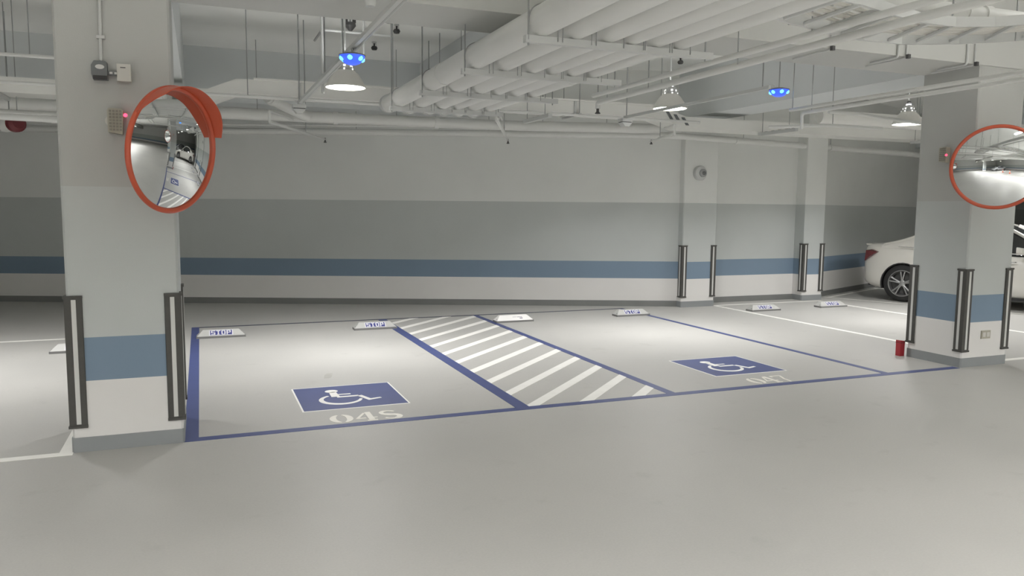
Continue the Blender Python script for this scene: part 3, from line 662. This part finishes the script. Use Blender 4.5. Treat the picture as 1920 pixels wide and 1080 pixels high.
pipe('conduit', [(-6, 8.27, 2.83), (-0.95, 8.27, 2.83)], 0.016, 'single conduit high left of the hooded mirror column', 'conduit', rodpts=[(-1.38, 8.27), (-1.9, 8.27)], rz=2.83)
pipe('water_pipe', [(-7, 8.9, 2.44), (-0.95, 9.75, 2.46)], 0.028, 'upper slanted pipe left of the hooded mirror column', rodpts=[(-1.75, 9.63)], rz=2.45)
pipe('water_pipe', [(-7, 8.6, 2.38), (-0.95, 9.45, 2.38)], 0.034, 'lower slanted pipe above the red capped stub', rodpts=[(-2.0, 9.3)], rz=2.4, rings=((0.93, 0),))
e = tag(empty('pipe_stub', (-1.93, 10.2, 2.385), -0.95), 'short white pipe stub with maroon end cap at far left', 'pipe')
MB().tube([(-0.1, 0, 0), (0.11, 0, 0)], 0.085, 20).build('stub', M_PIPE, e, True); MB().tube([(0.10, 0, 0), (0.17, 0, 0), (0.20, 0, 0)], [0.095, 0.095, 0.06], 20).build('end_cap', M_MAROON, e, True)
MB().tube([(0, 0, 0.08), (0, 0, CEIL-2.385)], 0.007, 6).build('rod', M_ROD, e)
# near water pipe, top right
pipe('water_pipe', [(2.95, 3.80, 2.82), (4.66, 3.72, 2.785), (9.5, 3.45, 2.75)], 0.052, 'bright white water pipe across the top right corner', rodpts=[(3.9, 3.74), (6.3, 3.6)], rz=2.78, rings=((0.35, 0), (0.995, 0), (0.03, 1)), n=20)
pipe('water_pipe', [(4.85, 3.2, 2.90), (9.5, 3.0, 2.87)], 0.03, 'second pale pipe at the very top right corner', rodpts=[(6.6, 3.1)], rz=2.88)

# rectangular ducts
def duct(name, pts, wd, ht, y, label, flanges=(), louv=None):
    """rectangular duct swept in the x-z plane at depth y (front face y)"""
    e = tag(empty(name, (pts[0][0], y, pts[0][1])), label, 'air duct'); ox, oz = pts[0]
    rings = [[(x-ox, 0, z-oz-ht/2), (x-ox, wd, z-oz-ht/2), (x-ox, wd, z-oz+ht/2), (x-ox, 0, z-oz+ht/2)] for x, z in pts]
    MB().loft(rings).build('duct_body', M_DUCT, e)
    def zat(x):
        for (a, b), (c, d) in zip(pts, pts[1:]):
            if a <= x <= c: return b+(d-b)*(x-a)/(c-a)
    for x in flanges:
        z = zat(x)-oz; m = MB()
        for q in ((-0.012, wd+0.012, -ht/2-0.012, -ht/2+0.003), (-0.012, wd+0.012, ht/2-0.003, ht/2+0.012), (-0.012, 0.003, -ht/2, ht/2), (wd-0.003, wd+0.012, -ht/2, ht/2)): m.box(x-ox-0.015, x-ox+0.015, q[0], q[1], z+q[2], z+q[3])
        m.build('flange', M_STEELW, e)
        for yy in (-0.03, wd+0.03): MB().tube([(x-ox+0.05, yy, z-ht/2-0.03), (x-ox+0.05, yy, CEIL-pts[0][1])], 0.006, 6).build('rod', M_ROD, e)
        MB().box(x-ox+0.03, x-ox+0.07, -0.05, wd+0.05, z-ht/2-0.035, z-ht/2-0.002).build('bearer', M_STEELW, e)
    return e
du = duct('air_duct', [(-9, 2.70), (0.12, 2.70), (0.42, 2.83), (5.92, 2.83), (6.32, 2.715), (13.0, 2.735)], 0.42, 0.155, 9.30, 'long white rectangular duct behind the pendant lamps', (-1.9, 1.1, 2.7, 4.6))
MB().prism([(9.60, 0.205), (14.90, 0.205), (14.90, 0.225), (9.60, 0.225)], -0.03, 0.46, 'y').build('top_lip', M_DUCT, du)
for k in range(3): MB().prism([(14.98+0.13*k, 0.15-0.035*k), (15.03+0.13*k, 0.15-0.035*k), (15.11+0.13*k, 0.045-0.035*k), (15.06+0.13*k, 0.045-0.035*k)], -0.008, 0.0, 'y').build('slot', M_GREYBOX, du)
for xx in (3.9, 7.6, 10.6):
    e = tag(empty('duct_grille', (xx, 9.0, 2.585)), {3.9: 'perforated bracket arm near the sprinkler arm under the duct', 7.6: 'perforated bracket arm above the speaker pilaster', 10.6: 'perforated bracket arm near the half hidden lamp'}[xx], 'bracket', 'perforated bracket arms')
    MB().box(-0.025, 0.025, -0.45, 0.32, 0, 0.045).build('arm', M_STEELW, e)
    for k in range(5): MB().box(-0.012, 0.012, -0.42+0.14*k, -0.37+0.14*k, 0.04, 0.05).build('hole', M_DARK, e)
    for k in (-0.3, 0.25): MB().tube([(0, k, 0.04), (0, k, CEIL-2.585)], 0.005, 6).build('rod', M_ROD, e)
# round flexible duct behind, right
pipe('flexible_duct', [(8.4, 9.0, 2.87), (10.0, 8.75, 2.83), (11.2, 9.0, 2.86), (13, 9.2, 2.9)], 0.10, 'sagging round duct above the half hidden pendant lamp', 'air duct', m=M_DUCT, rodpts=[(10.1, 8.76)], rz=2.86, rb=0.5, n=20)

# cable ladder with a bend, top right
out = [(3.35, 4.02), (3.53, 4.08), (3.87, 4.17), (4.22, 4.27), (4.68, 4.25), (5.04, 4.08), (5.30, 3.85), (5.46, 3.50), (5.5, 3.1), (5.5, 1.0)]
inn = [(3.35, 3.52), (3.6, 3.56), (3.95, 3.66), (4.25, 3.73), (4.55, 3.72), (4.78, 3.62), (4.95, 3.45), (5.03, 3.3), (5.05, 3.0), (5.05, 1.0)]
LZ = 2.65
out = [(x*0.967, y*0.967) for x, y in out]; inn = [(x*0.967, y*0.967) for x, y in inn]
e = tag(empty('cable_ladder', (3.35, 3.8, LZ)), 'bent white cable ladder with rungs at the top right', 'cable ladder')
def rail(L, nm):
    m = MB(); P = [Vector((x-3.35, y-3.8, 0)) for x, y in L]
    rg = []
    for i, p in enumerate(P):
        d = (P[min(i+1, len(P)-1)]-P[max(i-1, 0)]).normalized(); n = Vector((-d.y, d.x, 0))*0.010
        rg.append([p-n, p+n, p+n+Vector((0, 0, 0.06)), p-n+Vector((0, 0, 0.06))])
    m.loft(rg).build(nm, M_STEELW, e)
rail(out, 'rail'); rail(inn, 'rail')
def along(L, s):
    P = [Vector(p) for p in L]; tot = sum((b-a).length for a, b in zip(P, P[1:])); t = s*tot
    for a, b in zip(P, P[1:]):
        l = (b-a).length
        if t <= l: return a.lerp(b, t/l)
        t -= l
    return P[-1]
for k in range(22):
    s = (k+0.5)/22; a = along(out, s); b = along(inn, s)
    MB().tube([(a.x-3.35, a.y-3.8, 0.02), (b.x-3.35, b.y-3.8, 0.02)], 0.014, 6).build('rung', M_STEELW, e)
for k, (dx, rr) in enumerate(((0.25, 0.012), (0.4, 0.016), (0.55, 0.010), (0.7, 0.014))):
    L = [along(out, s/16)*(1-dx)+along(inn, s/16)*dx for s in range(17)]
    MB().tube([(p.x-3.35, p.y-3.8, 0.03+rr) for p in L], rr, 6).build('cable', M_OFFWHITE, e, True)
for x, y in ((3.43, 3.97), (4.53, 4.13), (5.12, 3.72), (4.38, 3.60)): MB().tube([(x-3.35, y-3.8, 0.0), (x-3.35, y-3.8, CEIL-LZ)], 0.007, 6).build('rod', M_ROD, e)
# conduits hooked under the beam, top right
for x, t in ((4.98, 'small conduit hooked under the beam, left of three'), (5.84, 'small conduit hooked under the beam, middle of three'), (6.69, 'small conduit hooked under the beam by the right column')):
    e = tag(empty('beam_conduit', (x, 5.24, BEAM-0.015)), t, 'conduit', 'conduits hooked under the beam')
    MB().tube(bend([(0, -0.004, 0.42), (0, -0.004, 0), (0, 0.45, 0)], 0.03, 4), 0.008, 8).build('pipe', M_STEELW, e, True)
    MB().box(-0.012, 0.016, -0.035, -0.005, -0.008, 0.028).build('small_box', M_DARK, e)
    if x > 5.5: MB().tube(bend([(-0.1, -0.004, 0.42), (-0.1, -0.004, -0.002), (-0.1, 0.3, -0.002)], 0.03, 4), 0.010, 8).build('pipe', M_STEELW, e, True)
# ceiling sprinklers
for x, y, t in ((2.17, 9.05, 'dark ceiling sprinkler upper right of the left indicator'), (2.13, 10.1, 'dark ceiling sprinkler low right of the left indicator'), (1.98, 8.6, 'pale ceiling sprinkler between two dark ones'), (6.2, 9.3, 'dark ceiling fitting above the speaker pilaster')):
    e = tag(empty('ceiling_sprinkler', (x, y, CEIL)), t, 'sprinkler', 'ceiling sprinklers')
    MB().lathe([(0.012, 0.0), (0.012, -0.05), (0.03, -0.055), (0.042, -0.075), (0.03, -0.10), (0.001, -0.105)], 14).build('head', M_DARK if 'dark' in t[:5] else M_ROD, e, True)
    MB().lathe([(0.03, 0.0), (0.03, -0.012), (0.012, -0.02)], 14).build('escutcheon', M_STEELW, e, True)
    for s in (-1, 1): MB().tube([(s*0.02, 0, -0.01), (s*0.03, 0, -0.06)], 0.004, 6).build('frame_arm', M_STRIP, e)
# pipe frame with dark fittings above the left lamp
e = tag(empty('pipe_drop', (1.50, 8.3, 3.40)), 'small pipe frame with dark fitting above the left pendant lamp', 'pipe')
MB().tube(bend([(-0.30, -0.1, -0.12), (-0.30, 0.45, -0.12)], 0.02), 0.012, 8).build('side_run', M_ROD, e, True)
MB().tube([(-0.30, -0.1, -0.12), (0.42, -0.1, -0.12)], 0.012, 8).build('cross_run', M_STEELW, e, True)
for x, y in ((-0.30, -0.1), (-0.1, -0.1), (0.12, -0.1)): MB().tube([(x, y, -0.35 if x > -0.3 else -0.75), (x, y, 0.2)], 0.010 if x > -0.3 else 0.016, 8).build('hanger', M_STEELW, e, True)
MB().lathe([(0.02, -0.08), (0.06, -0.03), (0.055, 0.0), (0.02, 0.005)], 16, (0.02, 0.1, 0.02)).build('dark_fitting', M_DARK, e, True)
for x in (-0.025, 0.06): MB().box(x-.016, x+.016, 0.08, 0.11, 0.02, 0.07).build('clip', M_DARK, e)
MB().tube([(0.02, 0.1, -0.02), (0.02, 0.1, 0.2)], 0.008, 6).build('stem', M_ROD, e)
e = tag(empty('ceiling_camera', (1.03, 5.0, 2.80)), 'dark fitting with white rim at the top edge above the lamp', 'fitting')
MB().lathe([(0.001, -0.05), (0.03, -0.045), (0.04, -0.02), (0.04, -0.01), (0.03, 0.0)], 16).build('white_rim', M_STEELW, e, True)
MB().lathe([(0.03, 0.0), (0.03, 0.05), (0.001, 0.052)], 16).build('dark_body', M_DARK, e, True)
MB().tube([(0, 0, 0.05), (0, 0, CEIL-2.80)], 0.006, 6).build('stem', M_ROD, e)

# ------------------------------------------------------------------ cars
def catmull(pts, k):
    out = []
    for i in range(len(pts)-1):
        p0, p1, p2, p3 = pts[max(i-1, 0)], pts[i], pts[i+1], pts[min(i+2, len(pts)-1)]
        for j in range(k):
            t = j/k
            out.append(tuple(0.5*((2*b)+(-a+c)*t+(2*a-5*b+4*c-d)*t*t+(-a+3*b-3*c+d)*t**3) for a, b, c, d in zip(p0, p1, p2, p3)))
    out.append(pts[-1]); return out
def make_car(paint_m):
    e = empty('car'); WB = 2.74
    # station : x, z_low, z_belt, half width
    S = [(-0.98, 0.46, 0.84, 0.56), (-0.95, 0.36, 0.95, 0.69), (-0.84, 0.28, 1.005, 0.80), (-0.55, 0.22, 1.015, 0.875), (0.0, 0.19, 0.995, 0.905), (0.8, 0.18, 0.955, 0.912), (1.6, 0.18, 0.93, 0.912), (2.2, 0.18, 0.915, 0.905),
         (2.8, 0.19, 0.86, 0.89), (3.2, 0.2, 0.785, 0.855), (3.46, 0.23, 0.71, 0.78), (3.60, 0.29, 0.63, 0.64), (3.66, 0.38, 0.56, 0.50)]
    rings = []
    for x, zl, zb, hw in catmull(S, 4):
        h = zb-zl
        half = [(0.0, zl), (hw*0.80, zl), (hw*0.945, zl+0.035), (hw*0.985, zl+0.12*h), (hw*0.99, zl+0.30*h), (hw*1.0, zl+0.52*h), (hw*0.985, zl+0.70*h), (hw*0.965, zl+0.80*h), (hw*0.93, zl+0.92*h), (hw*0.86, zb-0.006), (hw*0.6, zb+0.012), (0.0, zb+0.02)]
        rings.append([(x, y, z) for y, z in half]+[(x, -y, z) for y, z in half[-2:0:-1]])
    body = MB().loft(rings).build('body', paint_m, e, True, 50)
    cut = MB()
    for cx in (0, WB):
        for s in (-1, 1):
            cut.prism(arc(cx, 0.335, 0.372, 0.372, 0, 360, 28)[:-1], s*0.60, s*1.1, 'y')
    co = cut.build('cutter', M_BLACK); bo = body.modifiers.new('wells', 'BOOLEAN'); bo.operation = 'DIFFERENCE'; bo.object = co; bo.solver = 'EXACT'
    dg = bpy.context.evaluated_depsgraph_get(); nm = bpy.data.meshes.new_from_object(body.evaluated_get(dg)); body.modifiers.clear(); body.data = nm
    if len(nm.materials) < 1: nm.materials.append(paint_m)
    for i in range(len(nm.materials)):
        if i > 0 or nm.materials[i] is None: nm.materials[i] = M_BLACK
    bpy.data.objects.remove(co)
    # dark wheel housings
    for cx in (0, WB):
        for s in (-1, 1):
            m = MB(); o_ = arc(cx, 0.335, 0.374, 0.374, -18, 198, 22); i_ = arc(cx, 0.335, 0.352, 0.352, 198, -18, 22)
            m.prism(o_+i_, s*0.62, s*0.885, 'y'); m.build('wheel_arch', M_BLACK, body)
    # cabin : glass loft plus painted roof and pillars
    G = [(-0.42, 0.985, 0.80, 1.0, 0.70), (-0.05, 0.985, 0.80, 1.10, 0.66), (0.35, 0.96, 0.81, 1.27, 0.61), (0.75, 0.95, 0.815, 1.40, 0.575), (1.15, 0.94, 0.82, 1.435, 0.57), (1.45, 0.93, 0.82, 1.385, 0.58), (1.75, 0.92, 0.82, 1.235, 0.62), (2.05, 0.91, 0.81, 1.05, 0.68), (2.28, 0.90, 0.79, 0.92, 0.72)]
    def ring(g, off=0.0):
        x, zb, wb, zt, wt = g
        half = [(wb+off, zb-0.04), (wb*0.985+off, zb+0.02), (wb*0.45+wt*0.55+off, zb*0.45+zt*0.55+0.01), (wt+0.012+off, zt-0.02+off), (wt-0.05, zt+off+0.005), (0, zt+0.022+off)]
        return [(x, y, z) for y, z in half]+[(x, -y, z) for y, z in half[-2::-1]]
    gg = catmull(G, 4)
    MB().loft([ring(g) for g in gg]).build('cabin_glass', M_GLASS, e, True, 60)
    rf = [g for g in gg if 0.55 <= g[0] <= 1.52]
    m = MB(); R2 = [[ring(g, 0.010)[k] for k in range(3, 8)] for g in rf]; m.loft(R2, closed=False); o = m.build('roof', paint_m, e, True)
    sm = o.modifiers.new('th', 'SOLIDIFY'); sm.thickness = 0.012
    for s in (-1, 1):
        for nm_, lo, hi, ins in (('rear_pillar', -0.42, 0.62, 0.0), ('front_pillar', 1.45, 2.28, 0.0)):
            seq = [g for g in gg if lo <= g[0] <= hi]
            P = [Vector((g[0], s*(g[4]+0.008), g[3]+0.0)) for g in seq]
            MB().tube(P, 0.034 if nm_ == 'rear_pillar' else 0.028, 8).build(nm_, paint_m, e, True)
        # broad painted rear quarter behind the side window
        q = [g for g in gg if -0.42 <= g[0] <= 0.36]
        def qr(g):
            o_ = [(x, s*y, z) for x, y, z in ring(g, 0.022)[0:5]]; i_ = [(x, s*y, z-0.004) for x, y, z in ring(g, -0.012)[0:5]][::-1]
            o_[0] = (o_[0][0], o_[0][1], o_[0][2]-0.05); return o_+i_
        MB().loft([qr(g) for g in q]).build('rear_quarter', paint_m, e, True, 60)
        MB().tube([Vector((x, s*(0.862 if x < 2 else 0.845), 0.985-0.028*x+0.002)) for x in (-0.1, 0.5, 1.0, 1.6, 2.1)], 0.008, 6).build('window_trim', M_CHROME, e, True)
        # mirror
        dm = MB(); dm.loft([[(1.80+a, s*(0.93+b*0.0), 0.96+c) for a, b, c in ((-0.02, 0, -0.02), (0.08, 0, -0.02), (0.08, 0, 0.06), (-0.02, 0, 0.07))], [(1.78+a, s*1.0, 0.95+c) for a, c in ((-0.03, -0.02), (0.12, -0.01), (0.10, 0.09), (-0.03, 0.11))], [(1.77+a, s*1.09, 0.97+c) for a, c in ((-0.01, 0), (0.08, 0), (0.07, 0.07), (-0.01, 0.08))]])
        mo = dm.build('door_mirror', paint_m, e, True, 60); MB().box(1.80, 1.86, min(s*.86, s*.95), max(s*.86, s*.95), 0.945, 0.975).build('mirror_foot', M_BLACK, mo)
        # lamps
        tl = [(-0.965, 0.60, 0.72), (-0.90, 0.785, 0.70), (-0.70, 0.882, 0.80), (-0.50, 0.872, 0.885), (-0.68, 0.845, 0.925), (-0.90, 0.735, 0.90)]
        m = MB(); fr = [Vector((x, s*(y+0.012), z)) for x, y, z in tl]; bk = [Vector((x+0.05, s*(y-0.06), z)) for x, y, z in tl]; k = len(fr)
        m.add([*fr, *bk], [tuple(range(k)), tuple(range(k, 2*k))[::-1]]+[(i, (i+1) % k, k+(i+1) % k, k+i) for i in range(k)]); m.build('tail_light', M_TAIL, e)
        hl = [(3.60, 0.60, 0.60), (3.45, 0.79, 0.62), (3.22, 0.862, 0.71), (3.30, 0.82, 0.745), (3.52, 0.68, 0.68)]
        m = MB(); fr = [Vector((x+0.008, s*(y+0.008), z)) for x, y, z in hl]; bk = [Vector((x-0.08, s*(y-0.08), z)) for x, y, z in hl]; k = len(fr)
        m.add([*fr, *bk], [tuple(range(k)), tuple(range(k, 2*k))[::-1]]+[(i, (i+1) % k, k+(i+1) % k, k+i) for i in range(k)]); m.build('headlight', M_HEAD, e)
        for x in (0.72, 1.72):
            MB().tube([(x-0.16, s*0.905, 0.80), (x-0.14, s*0.93, 0.80), (x, s*0.93, 0.805), (x+0.02, s*0.905, 0.805)], 0.012, 6).build('door_handle', M_CHROME, e, True)
        for x in (0.50, 1.35, 2.22): MB().tube([(x, s*0.905, 0.30), (x+0.01, s*0.914, 0.55), (x-0.01, s*0.90, 0.78), (x-0.01, s*0.862, 0.90)], 0.004, 5).build('door_seam', M_DARK, e)
        MB().box(0.42, 2.30, min(s*.80, s*.885), max(s*.80, s*.885), 0.172, 0.215).build('sill', M_BLACK, e)
    # plates, grille, bumper
    MB().box(-0.99, -0.955, -0.19, 0.19, 0.66, 0.76).build('number_plate', M_LETTER, e)
    MB().prism([(-0.42, 0.52), (0.42, 0.52), (0.34, 0.36), (-0.34, 0.36)], 3.60, 3.675, 'x').build('grille', M_BLACK, e)
    MB().box(-0.86, -0.72, -0.60, 0.60, 0.245, 0.30).build('rear_valance', M_BLACK, e)
    m = MB(); m.loft([[(-0.93, y, 1.005-0.02*abs(y)), (-0.80, y, 1.018-0.02*abs(y)), (-0.78, y, 1.03-0.02*abs(y)), (-0.955, y, 1.035-0.02*abs(y))] for y in (-0.66, -0.3, 0, 0.3, 0.66)]); m.build('boot_lip', paint_m, e, True)
    # shorten the tail
    for o in e.children_recursive:
        if o.type == 'MESH':
            for v in o.data.vertices:
                if v.co.x < -0.38: v.co.x = -0.38+(v.co.x+0.38)*0.62
    # wheels
    for cx in (0, WB):
        for s in (-1, 1):
            wl = bpy.data.objects.new('wheel', MB().lathe([(0.225, -0.10), (0.30, -0.105), (0.325, -0.085), (0.335, -0.05), (0.335, 0.05), (0.325, 0.085), (0.30, 0.105), (0.225, 0.10), (0.222, 0.06), (0.222, -0.06), (0.225, -0.10)], 40, capped=False).mesh('wheel', M_TYRE, True, 50))
            COL.objects.link(wl); wl.parent = e; wl.location = (cx, s*0.79, 0.335); wl.rotation_euler = (s*-PI/2, 0, 0)
            MB().lathe([(0.222, 0.09), (0.235, 0.10), (0.238, 0.106), (0.226, 0.108), (0.212, 0.09), (0.205, 0.02)], 40, capped=False).build('rim', M_ALLOY, wl, True)
            MB().lathe([(0.20, -0.02), (0.20, 0.015), (0.001, 0.015)], 28, capped=False).build('brake_disc', M_DARK, wl)
            for k in range(5):
                a = 2*PI*k/5+0.3
                for da in (-0.17, 0.17):
                    o1 = Vector((0.045*math.cos(a+da*0.5), 0.045*math.sin(a+da*0.5), 0.085)); o2 = Vector((0.215*math.cos(a+da), 0.215*math.sin(a+da), 0.092))
                    MB().tube([o1, o1.lerp(o2, .5)+Vector((0, 0, 0.006)), o2], [0.019, 0.013, 0.016], 6).build('spoke', M_ALLOY, wl, True)
            MB().lathe([(0.055, 0.06), (0.055, 0.092), (0.04, 0.10), (0.001, 0.10)], 18, capped=False).build('hub_cap', M_ALLOY, wl, True)
    return e
car = make_car(M_CARW)
ang = math.atan2(h2[1], h2[0])
rgt = Vector((math.cos(ang-PI/2), math.sin(ang-PI/2)))        # right hand side of the car faces the camera
car.scale = (0.93, 0.93, 0.93)
axle = Vector((10.93, 9.60))-rgt*0.76
car.location = (axle.x, axle.y, 0); car.rotation_euler = (0, 0, ang)
tag(car, 'white sedan parked behind the right column, rear to the wall', 'car', 'parked cars')
def recolor(root, m):
    for o in [root]+list(root.children_recursive):
        if o.type == 'MESH' and o.data.materials and o.data.materials[0] == M_CARW:
            o.data = o.data.copy(); o.data.materials[0] = m
c2 = copy_tree(car); c2.location = (15.6, 9.4, 0); c2.rotation_euler = (0, 0, -PI/2); recolor(c2, M_CARD); tag(c2, 'black sedan parked beyond the white one, seen in the hooded mirror', 'car', 'parked cars')
c3 = copy_tree(car); c3.location = (10.6, -7.6, 0); c3.rotation_euler = (0, 0, PI/2); tag(c3, 'white sedan parked across the lane, seen in the mirrors', 'car', 'parked cars')
c4 = copy_tree(car); c4.location = (-6.6, -7.6, 0); c4.rotation_euler = (0, 0, PI/2); recolor(c4, M_CARS); tag(c4, 'silver sedan parked across the lane, seen in the right mirror', 'car', 'parked cars')

# traffic cones across the lane, seen in the right hand mirror
for x, y, t in ((-3.2, -4.6, 'orange traffic cone across the lane, left one'), (-1.0, -4.2, 'orange traffic cone across the lane, right one')):
    e = tag(empty('traffic_cone', (x, y, 0)), t, 'traffic cone', 'traffic cones across the lane')
    MB().box(-0.18, 0.18, -0.18, 0.18, 0, 0.03).build('base', M_CONE, e)
    MB().lathe([(0.13, 0.03), (0.03, 0.7), (0.02, 0.71)], 24).build('cone', M_CONE, e, True)
    MB().lathe([(0.098, 0.26), (0.074, 0.42)], 24).build('white_band', M_WHITE, e, True)
